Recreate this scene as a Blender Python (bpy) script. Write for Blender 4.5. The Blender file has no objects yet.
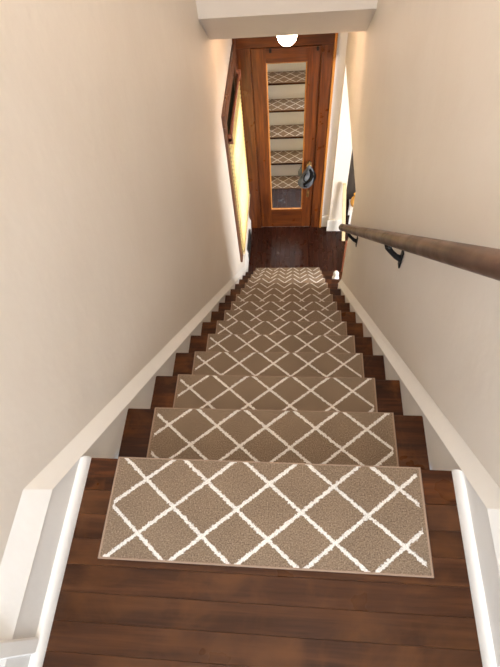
import bpy, bmesh, math, random
from mathutils import Vector, Matrix

random.seed(7)
SC = bpy.context.scene
COL = SC.collection

# ------------------------------------------------------------------ camera
FPX = 437.82                      # focal length in pixels of the 500 x 667 frame
PITCH, YAW, ROLL = 1.07287, -0.1954, -0.15485
CAM = Vector((0.06168, -0.32605, 1.07956))
fw = Vector((math.sin(YAW)*math.cos(PITCH), math.cos(YAW)*math.cos(PITCH), -math.sin(PITCH)))
rt = Vector((math.cos(YAW), -math.sin(YAW), 0)); up = rt.cross(fw)
r2 = math.cos(ROLL)*rt + math.sin(ROLL)*up
u2 = -math.sin(ROLL)*rt + math.cos(ROLL)*up
cd = bpy.data.cameras.new('camera'); cam = bpy.data.objects.new('camera', cd); COL.objects.link(cam)
cd.sensor_fit = 'HORIZONTAL'; cd.sensor_width = 36; cd.lens = 36*FPX/500
cd.shift_y = (375-333.5)/500; cd.clip_start = .02
cam.matrix_world = Matrix(((r2.x, u2.x, -fw.x, CAM.x), (r2.y, u2.y, -fw.y, CAM.y), (r2.z, u2.z, -fw.z, CAM.z), (0, 0, 0, 1)))
SC.camera = cam

# ------------------------------------------------------------------ world, daylight, exposure
w = bpy.data.worlds.new('world'); SC.world = w; w.use_nodes = True
bg = w.node_tree.nodes['Background']; bg.inputs[0].default_value = (.80, .88, 1, 1); bg.inputs[1].default_value = 1.0

def area(name, loc, to, sx, sy, power, color):
    d = bpy.data.lights.new(name, 'AREA'); d.shape = 'RECTANGLE'; d.size = sx; d.size_y = sy
    d.energy = power; d.color = color
    o = bpy.data.objects.new(name, d); COL.objects.link(o); o.location = loc
    o.rotation_euler = (Vector(to)-Vector(loc)).to_track_quat('-Z', 'Y').to_euler()
    return o
# area lights stand in for daylight; upper and side room windows are assumed, unseen
area('daylight_assumed_window', (-.02, -2.02, 1.45), (-.02, 0, 1.2), .80, 1.3, 24, (.82, .91, 1))
area('daylight_side_room_window', (2.66, 1.70, -1.50), (.5, 3.05, -2.3), 1.3, 1.3, 62, (1, .97, .93))
area('daylight_hall_window', (-.80, 3.41, -1.65), (0, 3.41, -1.65), .8, 1.35, 6, (1, .90, .70))
VS = SC.view_settings
VS.view_transform = 'Standard'; VS.look = 'None'; VS.gamma = 1; VS.use_curve_mapping = False
VS.exposure = 1.5

# ------------------------------------------------------------------ sizes
G, R = 0.23414, 0.21057            # run and rise of a step
N = 14                             # rises
ZF = -N*R                          # lower hall floor
YD = 3.966                         # plane of the mirror door
XW = .49                           # wall planes
XB = .47                           # skirt board faces
SL = R/G
CEIL = 2.45
Y0 = -1.9                          # back of the landing

# ------------------------------------------------------------------ materials
def mat(name, base=(.8, .8, .8), rough=.5, metal=0, spec=.5):
    m = bpy.data.materials.new(name); m.use_nodes = True
    b = m.node_tree.nodes['Principled BSDF']
    b.inputs['Base Color'].default_value = (*base, 1); b.inputs['Roughness'].default_value = rough
    b.inputs['Metallic'].default_value = metal; b.inputs['Specular IOR Level'].default_value = spec
    return m, m.node_tree, b
def nd(t, typ, **k):
    n = t.nodes.new(typ)
    for a, v in k.items(): setattr(n, a, v)
    return n
def mth(t, op, a, b=None, c=None):
    n = nd(t, 'ShaderNodeMath', operation=op)
    for i, v in enumerate((a, b, c)):
        if v is None: continue
        if isinstance(v, (int, float)): n.inputs[i].default_value = v
        else: t.links.new(v, n.inputs[i])
    return n.outputs[0]
def noise(t, vec, scale, detail=3, rough=.5, dist=0):
    n = nd(t, 'ShaderNodeTexNoise'); n.inputs['Scale'].default_value = scale
    n.inputs['Detail'].default_value = detail; n.inputs['Roughness'].default_value = rough; n.inputs['Distortion'].default_value = dist
    t.links.new(vec, n.inputs['Vector']); return n
def ramp(t, fac, stops):
    n = nd(t, 'ShaderNodeValToRGB'); e = n.color_ramp.elements
    while len(e) < len(stops): e.new(.5)
    for i, (p, c) in enumerate(stops):
        e[i].position = p; e[i].color = (*c, 1)
    t.links.new(fac, n.inputs[0]); return n.outputs[0]
def mix(t, fac, a, b, blend='MIX'):
    n = nd(t, 'ShaderNodeMix', data_type='RGBA', blend_type=blend)
    for i, v in ((0, fac), (6, a), (7, b)):
        if isinstance(v, (int, float)): n.inputs[i].default_value = v
        elif isinstance(v, tuple): n.inputs[i].default_value = (*v, 1)
        else: t.links.new(v, n.inputs[i])
    return n.outputs[2]
def bump(t, b, h, strength, dist):
    n = nd(t, 'ShaderNodeBump'); n.inputs['Strength'].default_value = strength; n.inputs['Distance'].default_value = dist
    t.links.new(h, n.inputs['Height']); t.links.new(n.outputs[0], b.inputs['Normal'])

def wall_paint(name, c1, c2, rough=.55):
    m, t, b = mat(name, c1, rough, spec=.35)
    tc = nd(t, 'ShaderNodeTexCoord').outputs['Object']
    n1 = noise(t, tc, 2.2, 4, .55, .4); n2 = noise(t, tc, 45, 3)
    t.links.new(ramp(t, n1.outputs[0], [(.35, c2), (.65, c1)]), b.inputs['Base Color'])
    h = mth(t, 'ADD', mth(t, 'MULTIPLY', noise(t, tc, 9, 3).outputs[0], 1.0), mth(t, 'MULTIPLY', n2.outputs[0], .12))
    bump(t, b, h, .25, .012); return m
def wood(name, dark, mid, light, axis, rough=.35, scale=1.0, wear=None, vary=.25, coat=.0, spec=.5):
    m, t, b = mat(name, mid, rough, spec=spec)
    tc = nd(t, 'ShaderNodeTexCoord').outputs['Object']; oi = nd(t, 'ShaderNodeObjectInfo')
    off = nd(t, 'ShaderNodeVectorMath', operation='ADD'); t.links.new(tc, off.inputs[0])
    sc = nd(t, 'ShaderNodeVectorMath', operation='SCALE'); sc.inputs[0].default_value = (7.3, 5.1, 3.7)
    t.links.new(oi.outputs['Random'], sc.inputs['Scale']); t.links.new(sc.outputs[0], off.inputs[1])
    mp = nd(t, 'ShaderNodeMapping'); s = [26*scale]*3; s[axis] = 1.6*scale; mp.inputs['Scale'].default_value = s
    t.links.new(off.outputs[0], mp.inputs[0])
    n1 = noise(t, mp.outputs[0], 1, 5, .6, .8); n2 = noise(t, mp.outputs[0], 4.5, 3, .6)
    g = mth(t, 'ADD', mth(t, 'MULTIPLY', n1.outputs[0], .72), mth(t, 'MULTIPLY', n2.outputs[0], .28))
    c = ramp(t, g, [(.32, dark), (.5, mid), (.70, light)])
    if wear:
        wn = noise(t, off.outputs[0], 7, 4, .6, .6)
        c = mix(t, ramp(t, wn.outputs[0], [(.48, (0, 0, 0)), (.72, (.75, .75, .75))]), c, wear)
    v = mth(t, 'ADD', mth(t, 'MULTIPLY', oi.outputs['Random'], vary), 1-vary/2)
    vv = nd(t, 'ShaderNodeCombineColor')
    for i in range(3): t.links.new(v, vv.inputs[i])
    t.links.new(mix(t, 1.0, c, vv.outputs[0], 'MULTIPLY'), b.inputs['Base Color'])
    rr = ramp(t, noise(t, off.outputs[0], 11, 3).outputs[0], [(.3, (rough-.08,)*3), (.7, (rough+.12,)*3)])
    t.links.new(rr, b.inputs['Roughness']); b.inputs['Coat Weight'].default_value = coat; b.inputs['Coat Roughness'].default_value = .2
    bump(t, b, g, .18, .002); return m

M = {}
M['wall'] = wall_paint('wall_paint', (.74, .688, .625), (.71, .652, .585))
M['ceil'] = wall_paint('ceiling_paint', (.76, .70, .63), (.735, .67, .60))
M['white'] = wall_paint('white_paint', (.80, .79, .77), (.76, .75, .73), .38)
M['tread'] = wood('tread_wood', (.009, .0025, .0008), (.034, .0095, .0028), (.110, .034, .008), 0, .34, wear=(.150, .052, .013), vary=.3, spec=.22)
M['floor'] = wood('landing_plank_wood', (.018, .0055, .002), (.046, .016, .006), (.090, .034, .012), 0, .34, wear=(.100, .038, .012), vary=.2, spec=.25)
M['hall'] = wood('hall_plank_wood', (.012, .003, .0015), (.028, .007, .0035), (.050, .014, .006), 1, .30, vary=.4, spec=.3)
M['door'] = wood('door_wood', (.040, .009, .002), (.100, .025, .005), (.200, .056, .009), 2, .34, vary=.2, coat=.15)
M['door_h'] = wood('door_wood_cross', (.038, .008, .002), (.092, .023, .0045), (.180, .050, .008), 0, .34, vary=.2, coat=.15)
M['bead'] = wood('bead_wood', (.26, .095, .020), (.40, .160, .034), (.52, .23, .055), 2, .34)
M['wind_h'] = wood('window_wood_cross', (.06, .022, .010), (.12, .045, .02), (.20, .085, .04), 1, .35)
M['wind_v'] = wood('window_wood', (.05, .018, .008), (.10, .038, .017), (.17, .07, .034), 2, .35)
M['rail'] = wood('rail_wood', (.016, .007, .004), (.050, .021, .013), (.150, .078, .052), 1, .36, scale=1.6, wear=(.17, .095, .065))
M['post'] = wood('post_wood', (.14, .042, .022), (.22, .075, .04), (.30, .12, .065), 2, .35)
M['pale'] = wood('pale_wood', (.55, .44, .24), (.72, .60, .36), (.82, .72, .48), 2, .45)
M['cab'] = wood('cabinet_wood', (.035, .026, .02), (.06, .047, .037), (.09, .07, .055), 2, .45)
M['black'] = mat('black_iron', (.010, .010, .011), .5, spec=.3)[0]
M['matte'] = mat('matte_black', (.004, .004, .004), .9, spec=.05)[0]
M['brass'] = mat('old_brass', (.62, .45, .22), .32, 1)[0]
M['mirror'] = mat('mirror_silver', (.96, .96, .955), .012, 1)[0]
M['amber'] = mat('amber_glaze', (.72, .36, .06), .25)[0]
M['porcelain'] = mat('white_porcelain', (.86, .85, .84), .3)[0]
M['binding'] = mat('mat_binding', (.30, .205, .145), .85)[0]

m, t, b = mat('opal_glass', (.86, .70, .58), .35)
b.inputs['Emission Color'].default_value = (1, .70, .47, 1); b.inputs["Emission Strength"].default_value = 14
M['opal'] = m
m, t, b = mat('added_dome_glow', (.9, .85, .78), .35)
b.inputs['Emission Color'].default_value = (1, .86, .72, 1); b.inputs['Emission Strength'].default_value = 38
M['lit'] = m
# window glass
m, t, b = mat('window_glass', (1, 1, 1), .02)
b.inputs['Transmission Weight'].default_value = 1; b.inputs['IOR'].default_value = 1.05
M['glass'] = m
# pleated shade: thin cloth that passes light
m = bpy.data.materials.new('shade_cloth'); m.use_nodes = True; t = m.node_tree; t.nodes.clear()
o_ = nd(t, 'ShaderNodeOutputMaterial'); d_ = nd(t, 'ShaderNodeBsdfDiffuse'); tr = nd(t, 'ShaderNodeBsdfTranslucent'); mx = nd(t, 'ShaderNodeMixShader')
tc = nd(t, 'ShaderNodeTexCoord').outputs['Object']
c = ramp(t, noise(t, tc, 60, 3).outputs[0], [(.3, (.80, .66, .30)), (.7, (.90, .78, .44))])
t.links.new(c, d_.inputs[0]); t.links.new(c, tr.inputs[0]); mx.inputs[0].default_value = .62
t.links.new(d_.outputs[0], mx.inputs[1]); t.links.new(tr.outputs[0], mx.inputs[2]); t.links.new(mx.outputs[0], o_.inputs[0])
M['shade'] = m
# tan carpet with a white trellis woven in
m, t, b = mat('trellis_carpet', (.3, .22, .15), .95, spec=.1)
tc = nd(t, 'ShaderNodeTexCoord').outputs['Object']
nz = noise(t, tc, 170, 2, .6)
sub = nd(t, 'ShaderNodeVectorMath', operation='SUBTRACT'); t.links.new(nz.outputs['Color'], sub.inputs[0]); sub.inputs[1].default_value = (.5,)*3
scl = nd(t, 'ShaderNodeVectorMath', operation='SCALE'); t.links.new(sub.outputs[0], scl.inputs[0]); scl.inputs['Scale'].default_value = .012
ad = nd(t, 'ShaderNodeVectorMath', operation='ADD'); t.links.new(tc, ad.inputs[0]); t.links.new(scl.outputs[0], ad.inputs[1])
sp = nd(t, 'ShaderNodeSeparateXYZ'); t.links.new(ad.outputs[0], sp.inputs[0])
PX, PY = .1545, .129
u = mth(t, 'DIVIDE', mth(t, 'SUBTRACT', sp.outputs[0], .015), PX); v = mth(t, 'DIVIDE', mth(t, 'SUBTRACT', sp.outputs[1], .0665), PY)
k = PX*PY/math.hypot(PX, PY)
def ld(s):
    f = mth(t, 'FRACT', mth(t, 'ADD', s, 100.5)); return mth(t, 'MULTIPLY', mth(t, 'ABSOLUTE', mth(t, 'SUBTRACT', f, .5)), k)
dist = mth(t, 'MINIMUM', ld(mth(t, 'ADD', u, v)), ld(mth(t, 'SUBTRACT', u, v)))
ln = nd(t, 'ShaderNodeMapRange'); ln.interpolation_type = 'SMOOTHSTEP'; t.links.new(dist, ln.inputs[0])
ln.inputs[1].default_value = .0032; ln.inputs[2].default_value = .0052; ln.inputs[3].default_value = 1; ln.inputs[4].default_value = 0
ins = mth(t, 'MULTIPLY', mth(t, 'LESS_THAN', mth(t, 'ABSOLUTE', sp.outputs[0]), .3665), mth(t, 'LESS_THAN', mth(t, 'ABSOLUTE', sp.outputs[1]), .1205))
fac = mth(t, 'MULTIPLY', ln.outputs[0], ins)
n3 = noise(t, tc, 300, 2, .75); n4 = noise(t, tc, 9, 3)
base = ramp(t, n3.outputs[0], [(.34, (.085, .055, .034)), (.52, (.205, .145, .097)), (.68, (.37, .28, .20))])
base = mix(t, .25, base, ramp(t, n4.outputs[0], [(.3, (.17, .12, .08)), (.7, (.29, .21, .145))]))
wht = ramp(t, n3.outputs[0], [(.34, (.50, .46, .42)), (.58, (.80, .77, .73))])
t.links.new(mix(t, fac, base, wht), b.inputs['Base Color'])
b.inputs['Sheen Weight'].default_value = .15
bump(t, b, mth(t, 'ADD', n3.outputs[0], mth(t, 'MULTIPLY', fac, .7)), .8, .004)
M['carpet'] = m
# cap cloth
m, t, b = mat('grey_cloth', (.16, .18, .22), .75)
tc = nd(t, 'ShaderNodeTexCoord').outputs['Object']
t.links.new(ramp(t, noise(t, tc, 14, 3).outputs[0], [(.35, (.035, .040, .052)), (.7, (.16, .18, .215))]), b.inputs['Base Color'])
M['cloth'] = m
M['strap'] = mat('black_cloth', (.005, .005, .006), .8, spec=.1)[0]

# ------------------------------------------------------------------ mesh helpers
def put(name, bm, mt, parent=None, org=None, smooth=False):
    """link a bmesh given in world coordinates as one mesh object with its origin at org"""
    if org is None:
        lo = Vector([min(v.co[i] for v in bm.verts) for i in range(3)]); hi = Vector([max(v.co[i] for v in bm.verts) for i in range(3)])
        org = (lo+hi)/2
    org = Vector(org)
    bmesh.ops.translate(bm, verts=bm.verts, vec=-org)
    bmesh.ops.recalc_face_normals(bm, faces=bm.faces)
    me = bpy.data.meshes.new(name); bm.to_mesh(me); bm.free()
    if smooth:
        for p in me.polygons: p.use_smooth = True
        try: me.set_sharp_from_angle(angle=math.radians(40))
        except Exception: pass
    me.materials.append(M[mt] if isinstance(mt, str) else mt)
    o = bpy.data.objects.new(name, me); COL.objects.link(o)
    if parent:
        o.parent = parent; o.location = org - wloc(parent)
    else: o.location = org
    return o
def wloc(o):
    l = Vector(o.location)
    while o.parent: o = o.parent; l += o.location
    return l
def tag(o, label=None, cat=None, group=None, kind=None):
    if label: o['label'] = label
    if cat: o['category'] = cat
    if group: o['group'] = group
    if kind: o['kind'] = kind
    return o
def empty(name, loc):
    o = bpy.data.objects.new(name, None); COL.objects.link(o); o.location = loc; o.empty_display_size = .1; return o
def bbox(bm, lo, hi, bev=0, seg=1):
    vs = bmesh.ops.create_cube(bm, size=1)['verts']
    for v_ in vs:
        v_.co = Vector([(lo[i]+hi[i])/2 + v_.co[i]*(hi[i]-lo[i]) for i in range(3)])
    if bev:
        ed = list({e for v_ in vs for e in v_.link_edges})
        bmesh.ops.bevel(bm, geom=ed, offset=bev, segments=seg, affect='EDGES', profile=.5)
def box(name, lo, hi, mt, parent=None, bev=.002, seg=1):
    bm = bmesh.new(); bbox(bm, lo, hi, bev, seg); return put(name, bm, mt, parent, smooth=seg > 1)
def tube(bm, pts, rad, seg=12, cap=True):
    pts = [Vector(p) for p in pts]; rads = rad if isinstance(rad, (list, tuple)) else [rad]*len(pts)
    rings = []; prev = None
    for i, p in enumerate(pts):
        d = (pts[min(i+1, len(pts)-1)]-pts[max(i-1, 0)]).normalized()
        a = prev if prev is not None else (Vector((0, 0, 1)) if abs(d.z) < .9 else Vector((1, 0, 0)))
        s = d.cross(a).normalized(); a = s.cross(d).normalized(); prev = a
        rings.append([bm.verts.new(p + rads[i]*(math.cos(2*math.pi*j/seg)*s + math.sin(2*math.pi*j/seg)*a)) for j in range(seg)])
    for A, B in zip(rings, rings[1:]):
        for j in range(seg): bm.faces.new((A[j], A[(j+1) % seg], B[(j+1) % seg], B[j]))
    if cap: bm.faces.new(rings[0]); bm.faces.new(rings[-1])
def lathe(bm, prof, c, seg=24, axis='z', sx=1, sy=1, caps=True):
    rings = []
    for r_, h in prof:
        ring = []
        for j in range(seg):
            a = 2*math.pi*j/seg; p = Vector((r_*sx*math.cos(a), r_*sy*math.sin(a), h))
            if axis == '-y': p = Vector((p.x, -p.z, p.y))
            ring.append(bm.verts.new(Vector(c)+p))
        rings.append(ring)
    for A, B in zip(rings, rings[1:]):
        for j in range(seg): bm.faces.new((A[j], A[(j+1) % seg], B[(j+1) % seg], B[j]))
    if caps: bm.faces.new(rings[0]); bm.faces.new(rings[-1])
    return rings
def prism(bm, poly, x0, x1):
    """polygon given as (y, z) extruded along x"""
    a = [bm.verts.new((x0, y, z)) for y, z in poly]; c = [bm.verts.new((x1, y, z)) for y, z in poly]
    n = len(poly); bm.faces.new(a); bm.faces.new(c)
    for i in range(n): bm.faces.new((a[i], a[(i+1) % n], c[(i+1) % n], c[i]))
def wall_cells(name, ax, a0, a1, u, v, holes, mt):
    """wall slab between a0 and a1 on axis ax, spanning u and v, with rectangular openings"""
    us = sorted({u[0], u[1], *[h[0] for h in holes], *[h[1] for h in holes]}); vs = sorted({v[0], v[1], *[h[2] for h in holes], *[h[3] for h in holes]})
    bm = bmesh.new()
    for p, q in zip(us, us[1:]):
        for s, e in zip(vs, vs[1:]):
            cu, cv = (p+q)/2, (s+e)/2
            if any(h[0] < cu < h[1] and h[2] < cv < h[3] for h in holes): continue
            lo, hi = ([a0, p, s], [a1, q, e]) if ax == 0 else ([p, a0, s], [q, a1, e])
            bbox(bm, lo, hi)
    bmesh.ops.remove_doubles(bm, verts=bm.verts, dist=1e-5)
    seen = {}
    for f in list(bm.faces): seen.setdefault(tuple(round(c_, 4) for c_ in f.calc_center_median()), []).append(f)
    bmesh.ops.delete(bm, geom=[f for l in seen.values() if len(l) > 1 for f in l], context='FACES_ONLY')
    return put(name, bm, mt)

# ------------------------------------------------------------------ shell
WIN = (3.00, 3.82, -2.34, -.98)       # hall window opening: y0 y1 z0 z1
OPN = (2.27, 3.89, ZF-.1, -1.05)         # opening to the side room
DOR = (-.345, .285, ZF, -.925)        # mirror door opening: x0 x1 z0 z1
UDR = (-1.55, -.70, 0, 2.03)          # door beside the landing
tag(wall_cells('wall_left', 0, -.62, -XW, (Y0, 4.09), (ZF-.1, CEIL), [WIN, UDR], 'wall'), 'cream plaster wall on the left of the staircase', 'wall', kind='structure')
tag(wall_cells('wall_right', 0, XW, .65, (Y0, 4.09), (ZF-.1, CEIL), [OPN], 'wall'), 'cream plaster wall on the right carrying the handrail', 'wall', kind='structure')
tag(wall_cells('wall_far', 1, YD+.005, YD+.125, (-XW, XW), (ZF-.1, -.345), [DOR], 'white'), 'white wall around the mirrored door at the foot of the stairs', 'wall', kind='structure')
UW = (-.42, .38, .80, 2.10)
tag(wall_cells('wall_near', 1, Y0-.12, Y0, (-.62, .65), (-.1, CEIL), [UW], 'wall'), 'cream wall behind the upper landing', 'wall', kind='structure')
bm = bmesh.new(); bbox(bm, (-.62, Y0, CEIL), (.65, 2.9, CEIL+.1))
tag(put('ceiling', bm, 'ceil'), 'cream ceiling above the staircase', 'ceiling', kind='structure')
bm = bmesh.new(); prism(bm, [(2.575, CEIL), (2.575, -.118), (2.850, -.345), (4.09, -.345), (4.09, -.20), (2.85, -.20), (2.85, CEIL)], -XW, XW)
tag(put('ceiling_bulkhead', bm, 'ceil'), 'cream bulkhead with a slanted lower edge above the lower hall', 'ceiling', kind='structure')

# upper landing floor: nosing board and planks
fl = empty('floor_upper', (0, -.5, 0)); tag(fl, 'dark brown plank floor of the upper landing', 'floor', kind='structure')
bm = bmesh.new(); prism(bm, [(-.086, 0), (-.010, 0), (-.003, -.004), (0, -.014), (-.003, -.024), (-.010, -.029), (-.086, -.029)], -XB, XB)
put('nosing_board', bm, 'tread', fl, smooth=True)
pm = {}
y = -.0868; row = 0
while y > Y0+.02:
    y1 = max(y-.0578, Y0)
    box('plank', (-XB, y1+.0002, -.02), (XB, y-.0002, random.uniform(-.0005, .0001)), 'floor', fl, .0004)
    y = y1; row += 1
bm = bmesh.new(); bbox(bm, (-XB, Y0, -.045), (XB, -.03, -.021)); put('subfloor', bm, 'hall', fl)

# staircase: treads and risers
st = empty('staircase', (0, 0, ZF)); tag(st, 'straight flight of dark wooden treads and white risers', 'staircase', kind='structure')
def tread_mesh(xr):
    bm = bmesh.new()
    prism(bm, [(-G-.028, 0), (-.010, 0), (-.003, -.004), (0, -.014), (-.003, -.024), (-.010, -.028), (-G-.028, -.028)], -XB, xr)
    o = put('tread', bm, 'tread', st, org=(0, 0, 0), smooth=True); return o
tA = tread_mesh(XB); tB = tread_mesh(.635)
for k_ in range(1, N):
    wide = k_ >= 10
    src = tB if wide else tA
    first = k_ in (1, 10)
    o = src if first else src.copy()
    if not first: COL.objects.link(o)
    o.location = Vector((0, k_*G, -k_*R)) - st.location
for k_ in range(1, N+1):
    xr = .628 if k_ >= 11 else XB
    box('riser', (-XB, (k_-1)*G-.046, -k_*R), (xr, (k_-1)*G-.028, -(k_-1)*R-.0285), 'white', st, 0)
# closed side of the lowest steps, towards the side room
bm = bmesh.new()
for k_ in range(10, N):
    bbox(bm, (.612, max((k_-1)*G-.028, 2.271), ZF), (.630, k_*G-.028, -k_*R-.0285))
put('side_panel', bm, 'white', st)

# lower hall floor: planks running away from the stairs
fh = empty('floor_lower', (0, 3.6, ZF)); tag(fh, 'very dark polished plank floor of the lower hall', 'floor', kind='structure')
x = -XW; i = 0
while x < .648:
    x1 = min(x+.057, .65)
    c_ = 3.28 + random.uniform(.15, .5)
    yn = 3.015 if x1 <= .61 else 2.275
    ye = 3.966 if x1 <= XW else 3.889
    for a, e in ((yn, c_), (c_, ye)):
        box('plank', (x+.0005, a+.0005, ZF-.02), (x1-.0005, e-.0005, ZF+random.uniform(-.0007, .0002)), 'hall', fh, .0009)
    x = x1
bm = bmesh.new(); bbox(bm, (-XW, 2.9, ZF-.06), (.65, YD, ZF-.021)); put('subfloor', bm, 'hall', fh)

# skirt boards and caps
def skirt(s, name, label, yend, landing_end, level_low):
    o = empty(name, (s*XW, 0, 0)); tag(o, label, 'baseboard', kind='structure')
    top = [(landing_end, .200), (-.137, .200)]
    inn = [(landing_end, .128), (-.118, .128)]
    low = [(landing_end, .0005), (-.030, .0005), (-.028, -.10)]
    T = lambda y: .075-SL*y
    I = lambda y: .012-SL*y
    if level_low:
        yk = (ZF+.20-.075)/-SL; yi = (ZF+.128-.012)/-SL
        top += [(yk, ZF+.20), (yend, ZF+.20)]; inn += [(yi, ZF+.128), (yend, ZF+.128)]
        low += [(3.02, ZF+.001), (yend, ZF+.001)]
    else:
        top += [(yend, T(yend))]; inn += [(yend, I(yend))]; low += [(yend, -SL*yend-.30)]
    bm = bmesh.new()
    prism(bm, [(a, c_+.002) for a, c_ in inn] + list(reversed([(a, c_) for a, c_ in low])), s*XB, s*(XW-.0002))
    put('board', bm, 'white', o)
    bm = bmesh.new(); rows = []
    for tt, xx in ((0, XW-.0003), (.97, XB-.005), (1, XB+.001)):
        rows.append([bm.verts.new((s*xx, a[0]+(b_[0]-a[0])*tt, a[1]+(b_[1]-a[1])*tt)) for a, b_ in zip(top, inn)])
    for A, B in zip(rows, rows[1:]):
        for j in range(len(A)-1): bm.faces.new((A[j], A[j+1], B[j+1], B[j]))
    for j in (0, -1): bm.faces.new([r_[j] for r_ in rows])
    bm.faces.new([*rows[0], *reversed(rows[-1])])
    put('cap_moulding', bm, 'white', o)
    # quarter-round shoe on the landing
    bm = bmesh.new(); h = .030; d = .016
    pr = [(0, 0)] + [(d*math.cos(a), h*math.sin(a)) for a in [i*math.pi/2/7 for i in range(8)]]
    ya, yb = landing_end, -.004
    A = [bm.verts.new((s*(XB-p), ya, .0005+z)) for p, z in pr]; B = [bm.verts.new((s*(XB-p), yb-.010*(1-p/d), .0005+z)) for p, z in pr]
    bm.faces.new(A); bm.faces.new(B)
    for i in range(len(pr)): bm.faces.new((A[i], A[(i+1) % len(pr)], B[(i+1) % len(pr)], B[i]))
    put('shoe_moulding', bm, 'white', o, smooth=True)
    return o
skirt(-1, 'baseboard_left', 'white skirting with capped top along the left wall', 3.94, -.600, True)
skirt(1, 'baseboard_right', 'white skirting with capped top along the right wall', 2.268, -1.85, False)
# white base on the jamb and the strip right of the door
bm = bmesh.new(); bbox(bm, (.408, YD-.016, ZF+.0005), (XW-.0005, YD+.004, ZF+.17), .004)
tag(put('baseboard_far', bm, 'white'), 'short white baseboard between door casing and side room opening', 'baseboard', kind='structure')
bm = bmesh.new(); bbox(bm, (XW-.018, 3.872, ZF+.0005), (.668, 3.8895, ZF+.17), .004)
tag(put('baseboard_jamb', bm, 'white'), 'short white baseboard across the far jamb of the opening', 'baseboard', kind='structure')
# landing door beside the camera
tr_ = empty('trim_2', (-XW, -.45, 0)); tag(tr_, 'white door casing beside the upper landing', 'trim', kind='structure')
box('plinth', (-XB-.001, -.438, .031), (-XB+.010, -.408, .21), 'white', tr_, .003)
box('casing', (-XW, -.70, .201), (-.458, -.602, 2.08), 'white', tr_, .004)
box('casing', (-XW, -1.65, .0005), (-.458, -1.552, 2.08), 'white', tr_, .004)
box('head_casing', (-XW, -1.65, 2.081), (-.455, -.602, 2.17), 'white', tr_, .004)
d2 = empty('door_2', (-.52, -.92, 0)); tag(d2, 'white door beside the upper landing', 'door', kind='structure')
box('door_leaf', (-.545, -1.548, .006), (-.505, -.702, 2.026), 'white', d2)
bm = bmesh.new(); lathe(bm, [(.004, 0), (.024, .004), (.028, .02), (.02, .036), (.004, .04)], (-.50, -.80, 1.0)); put('knob', bm, 'brass', d2, smooth=True)

# ------------------------------------------------------------------ mirrored door and its casing
tr1 = empty('trim_1', (0, YD, ZF)); tag(tr1, 'orange brown wooden casing around the mirrored door', 'trim', kind='structure')
yc = YD-.022
box('casing', (-.462, yc, ZF+.0005), (-.3415, YD+.004, -.918), 'door', tr1, .003)
box('casing', (.2810, yc, ZF+.0005), (.382, YD+.004, -.918), 'door', tr1, .003)
box('backband', (.3825, yc-.012, ZF+.0005), (.406, YD+.004, -.79), 'bead', tr1, .004)
box('backband', (-.487, yc-.012, ZF+.0005), (-.4625, YD+.004, -.79), 'door', tr1, .004)
box('head_casing', (-.462, yc, -.9175), (.382, YD+.004, -.815), 'door_h', tr1, .003)
box('head_backband', (-.462, yc-.012, -.8145), (.382, YD+.004, -.79), 'door_h', tr1, .004)
for lo, hi in (((-.345, ZF), (-.325, -.925)), ((.265, ZF), (.285, -.925)), ((-.325, -.945), (.265, -.925)), ((-.325, ZF+.0015), (.265, ZF+.03))):
    box('stop', (lo[0], YD+.038, lo[1]), (hi[0], YD+.12, hi[1]), 'door', tr1, 0)  # added behind the leaf to block light leaking through its gaps
box('threshold', (-.345, YD+.0055, ZF-.05), (.285, YD+.12, ZF+.001), 'hall', tr1, .001)
dr = empty('door_1', (-.03, YD, ZF)); tag(dr, 'orange brown wooden door with a tall narrow mirror', 'door', kind='structure')
yl, yb = YD-.004, YD+.036
LX0, LX1, LZ0, LZ1 = -.337, .277, ZF+.0025, -.932
MX0, MX1, MZ0, MZ1 = -.208, .160, -2.672, -1.050
box('stile', (LX0, yl, LZ0), (MX0, yb, LZ1), 'door', dr, .0025)
box('stile', (MX1, yl, LZ0), (LX1, yb, LZ1), 'door', dr, .0025)
box('rail', (MX0, yl, MZ1), (MX1, yb, LZ1), 'door_h', dr, .0025)
box('rail', (MX0, yl, LZ0), (MX1, yb, MZ0), 'door_h', dr, .0025)
mi = box('mirror', (MX0+.001, YD+.008, MZ0+.001), (MX1-.001, YD+.014, MZ1-.001), 'mirror', dr, 0); mi['label'] = 'tall narrow mirror'
def bead(lo, hi, ax):
    # sloping moulding between the frame and the mirror
    bm = bmesh.new(); bw = .012
    x0, z0, x1, z1 = MX0, MZ0, MX1, MZ1
    P = {'l': [(x0, z0), (x0, z1), (x0+bw, z1-bw), (x0+bw, z0+bw)], 'r': [(x1, z0), (x1, z1), (x1-bw, z1-bw), (x1-bw, z0+bw)],
         't': [(x0, z1), (x1, z1), (x1-bw, z1-bw), (x0+bw, z1-bw)], 'b': [(x0, z0), (x1, z0), (x1-bw, z0+bw), (x0+bw, z0+bw)]}[ax]
    f = [bm.verts.new((p[0], yl+.001 if i < 2 else YD+.0078, p[1])) for i, p in enumerate(P)]
    g = [bm.verts.new((p[0], YD+.0079, p[1])) for p in P]
    bm.faces.new(f); bm.faces.new(g)
    for i in range(4): bm.faces.new((f[i], f[(i+1) % 4], g[(i+1) % 4], g[i]))
    return put('bead', bm, 'bead', dr)
for a in 'lrtb': bead(0, 0, a)
bm = bmesh.new(); lathe(bm, [(.003, 0), (.026, .002), (.026, .005), (.010, .009), (.009, .030), (.022, .036), (.028, .048), (.024, .060), (.008, .066)], (.222, yl, -2.055), 20, '-y')
put('knob', bm, 'brass', dr, smooth=True)
bm = bmesh.new(); bbox(bm, (.207, yl-.003, -2.50), (.237, yl, -2.40), .0012); lathe(bm, [(.010, 0), (.010, .004), (.004, .005)], (.222, yl-.003, -2.445), 12, '-y')
put('keyhole_plate', bm, 'brass', dr)
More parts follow.
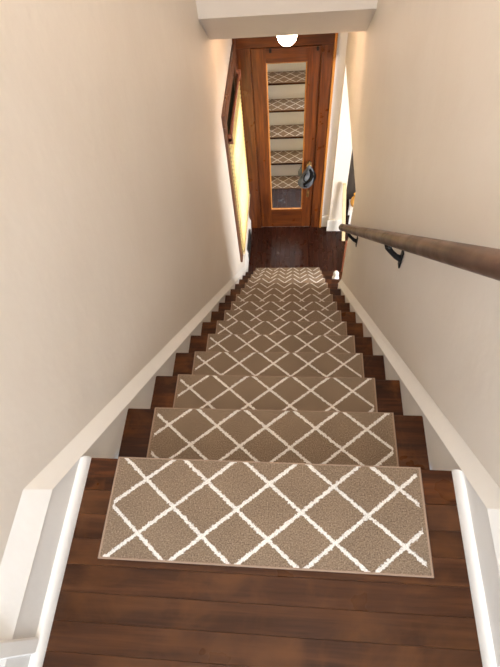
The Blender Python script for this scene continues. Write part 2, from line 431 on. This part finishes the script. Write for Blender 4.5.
for z in (-1.15, -1.93, -2.70):
    bm = bmesh.new(); tube(bm, [(-.3445, yl-.006, z-.05), (-.3445, yl-.006, z+.05)], .006, 10); put('hinge', bm, 'black', dr, smooth=True)
for x in (-.165, .245):
    bm = bmesh.new(); bbox(bm, (x-.010, yl-.004, -.962), (x+.010, yl-.0005, -.933), .001); bbox(bm, (x-.010, yl-.018, -.962), (x+.010, yl-.004, -.957), .001); bbox(bm, (x-.010, yl-.018, -.957), (x+.010, yl-.014, -.946), .001)
    put('over_door_hook', bm, 'black', dr)

# ------------------------------------------------------------------ hall window on the left wall, with its pleated shade
wn = empty('window_1', (-XW, 3.41, -2.34)); tag(wn, 'dark wood framed window on the left wall of the lower hall', 'window', kind='structure')
xf = -XW+.022
box('casing', (-XW, 2.905, -2.44), (xf, 3.003, -.965), 'wind_v', wn, .004)
box('casing', (-XW, 3.817, -2.44), (xf, 3.915, -.965), 'wind_v', wn, .004)
box('head_casing', (-XW, 2.895, -.9645), (xf+.006, 3.925, -.865), 'wind_h', wn, .005)
box('stool', (-.60, 2.99, -2.372), (-XW+.045, 3.83, -2.342), 'wind_h', wn, .005, 2)
box('apron', (-XW, 3.005, -2.45), (xf, 3.815, -2.3725), 'wind_h', wn, .004)
for nm, lo, hi in (('sash_stile', (-.60, 3.0005, -2.335), (-.565, 3.04, -.985)), ('sash_stile', (-.60, 3.78, -2.335), (-.565, 3.8195, -.985)),
                   ('sash_rail', (-.60, 3.041, -1.03), (-.565, 3.779, -.985)), ('sash_rail', (-.60, 3.041, -1.70), (-.565, 3.779, -1.65)), ('sash_rail', (-.60, 3.041, -2.335), (-.565, 3.779, -2.28))):
    box(nm, lo, hi, 'wind_v' if 'stile' in nm else 'wind_h', wn)
box('dark_gap_panel', (-.505, 3.0035, -1.28), (-.4905, 3.8165, -.9655), 'matte', wn, .002)  # added black panel: darkens the gap above the shade, blocks window glow
for z0, z1 in ((-1.649, -1.031), (-2.279, -1.701)): box('pane', (-.586, 3.042, z0), (-.582, 3.778, z1), 'glass', wn, 0)
sh = empty('pleated_shade', (-.45, 3.40, -1.23)); tag(sh, 'glowing pale yellow pleated shade covering the hall window', 'window shade')
bm = bmesh.new(); tube(bm, [(-.452, 2.95, -1.093), (-.452, 3.885, -1.093)], .014, 14); put('headrail', bm, 'post', sh, smooth=True)
for yy in (2.95, 3.872):
    box('bracket', (-.4678, yy, -1.128), (-.43, yy+.012, -1.048), 'post', sh, .003)
bm = bmesh.new(); prof = []
z = -1.110; i = 0
while z > -2.36:
    prof.append((-.467 if i % 2 else -.444, z)); z -= .019; i += 1
for th, in ((0,),):
    A = [bm.verts.new((x_, 2.965, z_)) for x_, z_ in prof]; B = [bm.verts.new((x_, 3.875, z_)) for x_, z_ in prof]
    for j in range(len(A)-1): bm.faces.new((A[j], A[j+1], B[j+1], B[j]))
bmesh.ops.recalc_face_normals(bm, faces=bm.faces)
me_sh = put('pleats', bm, 'shade', sh)
bm = bmesh.new(); bbox(bm, (-.467, 2.962, -2.385), (-.441, 3.878, -2.362), .004); put('bottom_bar', bm, 'pale', sh)

# black register low on the left wall
rg = empty('wall_register', (-XB, 3.55, ZF+.02)); tag(rg, 'black metal air register low on the left wall by the door', 'register')
box('backplate', (-XB+.0005, 3.40, ZF+.015), (-XB+.003, 3.74, ZF+.185), 'black', rg, 0)
for lo, hi in (((3.40, ZF+.015), (3.42, ZF+.185)), ((3.72, ZF+.015), (3.74, ZF+.185)), ((3.42, ZF+.015), (3.72, ZF+.03)), ((3.42, ZF+.17), (3.72, ZF+.185))):
    box('frame', (-XB+.003, lo[0], lo[1]), (-XB+.012, hi[0], hi[1]), 'black', rg, .001)
for i in range(6):
    box('slat', (-XB+.003, 3.42, ZF+.038+i*.022), (-XB+.010, 3.72, ZF+.046+i*.022), 'black', rg, .001)

# ------------------------------------------------------------------ stair mats
order = ['first', 'second', 'third', 'fourth', 'fifth', 'sixth', 'seventh', 'eighth', 'ninth', 'tenth', 'eleventh', 'twelfth', 'thirteenth']
MW, MD, MH = .380, .1225, .010
bm = bmesh.new(); bbox(bm, (-MW+.004, -MD+.003, 0.0005), (MW-.004, MD-.003, MH), .003, 2)
mat0 = put('stair_mat', bm, 'carpet', org=(0, 0, 0), smooth=True)
bm = bmesh.new()
ring = [(-MW, -MD), (MW, -MD), (MW, MD), (-MW, MD)]
prof = [(0, .0004), (0, .006), (.002, .0092), (.006, .0102), (.0075, .008), (.0075, .0004)]
rows = [[bm.verts.new((x_-math.copysign(p, x_), y_-math.copysign(p*.6, y_), z_)) for p, z_ in prof] for x_, y_ in ring]
for i in range(4):
    A, B = rows[i], rows[(i+1) % 4]
    for j in range(len(prof)): bm.faces.new((A[j], A[(j+1) % len(prof)], B[(j+1) % len(prof)], B[j]))
bind0 = put('binding', bm, 'binding', mat0, org=(0, 0, 0), smooth=True)
for k_ in range(0, N+1):
    if k_ == 0: o, b_ = mat0, bind0
    else:
        o = mat0.copy(); COL.objects.link(o); b_ = bind0.copy(); COL.objects.link(b_); b_.parent = o
    o.location = (random.uniform(-.003, .003) if k_ else 0, k_*G-MD-.0005, -k_*R)
    o.rotation_euler.z = math.pi+random.uniform(-.004, .004) if k_ else 0   # the mats on the steps lie turned half round
    if k_ == 0: lb = 'tan trellis carpet mat lying on the upper landing, nearest of all'
    elif k_ == N: lb = 'tan trellis carpet mat on the lower hall floor below the last riser'
    else: lb = 'tan trellis carpet mat on the %s tread below the upper landing' % order[k_-1]
    tag(o, lb, 'mat', 'trellis carpet mats on the stairs')

# ------------------------------------------------------------------ handrail
hr = empty('handrail', (.42, 1.0, -.23)); tag(hr, 'worn brown wooden handrail on black brackets along the right wall', 'handrail')
rz = lambda y: .672-SL*y
ya_, ye_ = -.12, 2.19
L_ = (ye_-ya_)*math.sqrt(1+SL*SL)
dv = Vector((0, 1, -SL)).normalized()
bm = bmesh.new(); tube(bm, [(0, -L_/2-.006, 0)] + [(0, -L_/2+L_*i/20, 0) for i in range(21)] + [(0, L_/2+.006, 0)], [.019]+[.0255]*21+[.018], 20)
o = put('rail', bm, 'rail', hr, org=(0, 0, 0), smooth=True)
ym_ = (ya_+ye_)/2; o.location = Vector((.42, ym_, rz(ym_))) - hr.location; o.rotation_euler.x = -math.atan(SL)
for yb_ in (-.02, .925, 1.885):
    zc = rz(yb_)
    bm = bmesh.new()
    bbox(bm, (XW-.006, yb_-.016, zc-.15), (XW-.0003, yb_+.016, zc-.065), .003)
    tube(bm, [(XW-.004, yb_, zc-.108), (XW-.024, yb_, zc-.096), (XW-.046, yb_, zc-.072), (.424, yb_, zc-.046), (.42, yb_, zc-.030)], [.014, .011, .010, .011, .012], 10)
    n_ = Vector((0, SL, 1)).normalized()
    c0 = Vector((.42, yb_, zc)) - n_*.0275
    tube(bm, [c0-dv*.034, c0+dv*.034], .0075, 8)
    put('bracket', bm, 'black', hr, smooth=True)

# ------------------------------------------------------------------ hall ceiling light
cl = empty('ceiling_light', (0, 3.12, -.345)); tag(cl, 'frosted glass globe light on the lower hall ceiling', 'ceiling light')
c3 = (-.003, 3.12, -.345)
bm = bmesh.new(); lathe(bm, [(.022, -.0005), (.024, -.006), (.016, -.012), (.006, -.016), (.006, -.034), (.006, -.060)], c3); put('canopy', bm, 'brass', cl, smooth=True)
bm = bmesh.new(); outer = [(.046, -.045), (.056, -.062), (.068, -.092), (.070, -.118), (.060, -.148), (.040, -.168), (.016, -.178), (.002, -.179)]; inner = [(.001, -.175), (.015, -.174), (.037, -.164), (.056, -.146), (.065, -.117), (.063, -.093), (.051, -.064), (.042, -.045)]
rg_ = lathe(bm, outer+inner, c3, 28, caps=False)
for j in range(28): bm.faces.new((rg_[0][j], rg_[0][(j+1) % 28], rg_[-1][(j+1) % 28], rg_[-1][j]))   # rim of the open neck
bmesh.ops.remove_doubles(bm, verts=bm.verts, dist=1e-5); put('glass_globe', bm, 'opal', cl, smooth=True)
bm = bmesh.new(); lathe(bm, [(.009, -.062), (.011, -.075), (.010, -.088)], c3, 12); put('socket', bm, 'brass', cl, smooth=True)
# added dome lamp, out of view, to even out the light down the stairs
cl2 = empty('added_dome_light', (0, 1.25, CEIL)); tag(cl2, 'added unseen dome light on the high ceiling above the stairs', 'ceiling light')
c4 = (0, 1.25, CEIL)
bm = bmesh.new(); lathe(bm, [(.17, -.0005), (.175, -.02), (.16, -.03)], c4, 32); put('canopy', bm, 'brass', cl2, smooth=True)
bm = bmesh.new(); lathe(bm, [(.158, -.031), (.155, -.05), (.13, -.085), (.09, -.105), (.04, -.116), (.004, -.118)], c4, 32); put('glass_shade', bm, 'lit', cl2, smooth=True)
# assumed landing window behind the camera, unseen, for the added daylight
wn2 = empty('window_2', (-.02, Y0, .8)); tag(wn2, 'assumed white framed window behind the upper landing', 'window', kind='structure')
for lo, hi in (((-.42, .80), (-.37, 2.10)), ((.33, .80), (.38, 2.10)), ((-.37, .80), (.33, .85)), ((-.37, 2.05), (.33, 2.10)), ((-.37, 1.43), (.33, 1.47))):
    box('sash', (lo[0], Y0-.09, lo[1]), (hi[0], Y0-.05, hi[1]), 'white', wn2)

# ------------------------------------------------------------------ side room through the opening
SX1, SY0, SY1, SZ1 = 2.6, .6, 5.4, -.35
bm = bmesh.new(); bbox(bm, (.651, SY0, ZF-.06), (SX1, SY1, ZF-.0005))
tag(put('floor_side', bm, 'hall'), 'dark wooden floor of the side room', 'floor', kind='structure')
bm = bmesh.new(); bbox(bm, (.651, SY0, SZ1), (SX1, SY1, SZ1+.1))
tag(put('ceiling_side', bm, 'ceil'), 'cream ceiling of the side room', 'ceiling', kind='structure')
tag(wall_cells('wall_side_window', 0, SX1, SX1+.12, (SY0, SY1), (ZF, SZ1), [(1.0, 2.4, -2.2, -.8)], 'wall'), 'cream window wall of the side room', 'wall', kind='structure')
tag(wall_cells('wall_side_far', 1, SY1, SY1+.1, (.651, SX1), (ZF, SZ1), [], 'wall'), 'cream far wall of the side room', 'wall', kind='structure')
tag(wall_cells('wall_side_near', 1, SY0-.1, SY0, (.651, SX1), (ZF, SZ1), [], 'wall'), 'cream near wall of the side room', 'wall', kind='structure')
tag(wall_cells('wall_side_left', 0, .55, .65, (4.0915, SY1), (ZF, SZ1), [], 'wall'), 'cream wall of the side room beyond the stairs', 'wall', kind='structure')
wn3 = empty('window_3', (SX1, 1.70, -2.2)); tag(wn3, 'white framed window of the side room', 'window', kind='structure')
for lo, hi in (((1.0, -2.2), (1.06, -.8)), ((2.34, -2.2), (2.4, -.8)), ((1.06, -2.2), (2.34, -2.14)), ((1.06, -.86), (2.34, -.8))):
    box('sash', (SX1+.005, lo[0], lo[1]), (SX1+.045, hi[0], hi[1]), 'white', wn3)
# wood corner post at the open side of the steps
bm = bmesh.new(); bbox(bm, (.600, 3.035, ZF+.0005), (.634, 3.069, -2.30), .004)
o = put('corner_post', bm, 'post'); tag(o, 'thin reddish wooden post at the open side of the lowest steps', 'post')
# pale board leaning at the jamb
bm = bmesh.new(); bbox(bm, (.655, 3.70, ZF+.003), (.695, 3.73, ZF+.72), .003)
for v_ in bm.verts: v_.co.x -= (v_.co.z-ZF)*.085; v_.co.y += (v_.co.z-ZF)*.165
o = put('leaning_board', bm, 'pale'); tag(o, 'narrow pale yellow board leaning upright at the white jamb', 'board')
# dark cabinet
cb = empty('cabinet', (1.05, 4.62, ZF)); tag(cb, 'tall dark grey brown cabinet standing in the side room', 'cabinet')
box('body', (.70, 4.42, ZF+.06), (1.40, 4.82, -1.05), 'cab', cb, .003)
box('plinth', (.72, 4.44, ZF+.0005), (1.38, 4.80, ZF+.0595), 'cab', cb, .002)
for x0, x1, hx in ((.705, 1.047, 1.02), (1.053, 1.395, 1.08)):
    d_ = box('cabinet_door', (x0, 4.40, ZF+.07), (x1, 4.4195, -1.06), 'cab', cb, .003)
    bm = bmesh.new(); lathe(bm, [(.006, 0), (.006, .012), (.014, .016), (.012, .026), (.003, .028)], (hx, 4.40, -1.95), 12, '-y'); put('knob', bm, 'brass', d_, smooth=True)
# amber vase on a white stool
vs = empty('white_stool', (.86, 4.08, ZF)); tag(vs, 'small white stool in front of the dark cabinet', 'stool')
box('seat', (.74, 3.98, ZF+.20), (.98, 4.18, ZF+.225), 'porcelain', vs, .005, 2)
for x, y_ in ((.76, 4.0), (.96, 4.0), (.76, 4.16), (.96, 4.16)):
    box('leg', (x-.012, y_-.012, ZF+.0005), (x+.012, y_+.012, ZF+.1995), 'porcelain', vs, .002)
bm = bmesh.new(); lathe(bm, [(.03, .0), (.05, .02), (.062, .06), (.052, .105), (.026, .135), (.022, .15), (.034, .17), (.028, .171), (.012, .15)], (.80, 4.06, ZF+.2255), 20)
o = put('vase', bm, 'amber', smooth=True); tag(o, 'small amber vase on the white stool', 'vase')

# ------------------------------------------------------------------ small things
# white ornament on the right end of a lower tread
bm = bmesh.new(); zz = -12*R+.0004; cx, cy = .505, 12*G-.07
lathe(bm, [(.020, 0), (.032, .006), (.036, .03), (.030, .055), (.019, .066), (.026, .082), (.028, .10), (.020, .118), (.003, .125)], (cx, cy, zz), 18)
o = put('ornament', bm, 'porcelain', smooth=True); tag(o, 'small white rounded ornament at the right end of a lower tread', 'ornament')
# grey cap on the door knob
cp = empty('cap', (.205, YD-.05, -2.33)); tag(cp, 'grey and black cap hanging from the door knob', 'cap')
cc = Vector((.203, yl-.068, -2.165))
bm = bmesh.new()
prof = [(.004, .135), (.020, .118), (.040, .085), (.058, .040), (.074, -.010), (.084, -.060), (.080, -.100), (.060, -.128), (.030, -.142), (.004, -.145)]
lathe(bm, prof, cc, 24, 'z', 1.0, .66)
for v_ in bm.verts:
    d_ = v_.co-cc; v_.co.x += .018*math.sin(d_.z*16) - .02*(d_.z < -.02)*0
put('crown', bm, 'cloth', cp, smooth=True)
def surf(x_, z_):   # point on the front of the crown
    for (ra, ha), (rb, hb) in zip(prof, prof[1:]):
        if hb <= z_ <= ha:
            f_ = (ha-z_)/(ha-hb); r_ = ra+(rb-ra)*f_; break
    else: r_ = .004
    dx = x_-.018*math.sin(z_*16); q_ = max(0, 1-(dx/max(r_, 1e-4))**2)
    return cc + Vector((x_, -r_*.62*math.sqrt(q_)-.003, z_))
bm = bmesh.new(); tube(bm, [surf(*p) for p in ((.026, .100), (.046, .060), (.048, .020), (.030, -.015), (.000, -.040), (-.030, -.062), (-.028, -.090), (.005, -.100))], [.012, .018, .023, .021, .017, .014, .011, .006], 10)
put('band', bm, 'strap', cp, smooth=True)
bm = bmesh.new(); tube(bm, [surf(*p) for p in ((-.012, .060), (-.034, .020), (-.036, -.015), (-.010, -.036))], [.004, .007, .007, .005], 8)
put('strap', bm, 'strap', cp, smooth=True)
bm = bmesh.new()   # curved brim on the side towards the casing
rows = []
for i in range(9):
    a = -1+2*i/8; z_ = a*.085-.02; wv = .038*(1-a*a)
    p = cc+Vector((.062, -.004, z_)); rows.append([bm.verts.new(p), bm.verts.new(p+Vector((wv, .018, 0))), bm.verts.new(p+Vector((wv, .025, 0))), bm.verts.new(p+Vector((0, .012, 0)))])
for A, B in zip(rows, rows[1:]):
    for j in range(4): bm.faces.new((A[j], A[(j+1) % 4], B[(j+1) % 4], B[j]))
bm.faces.new(rows[0]); bm.faces.new(rows[-1])
put('brim', bm, 'strap', cp, smooth=True)
bm = bmesh.new(); tube(bm, [cc+Vector(p) for p in ((.0, .03, .10), (.004, .035, .145), (.019, .038, .158), (.034, .035, .145), (.030, .02, .09))], .005, 8); put('loop', bm, 'strap', cp, smooth=True)
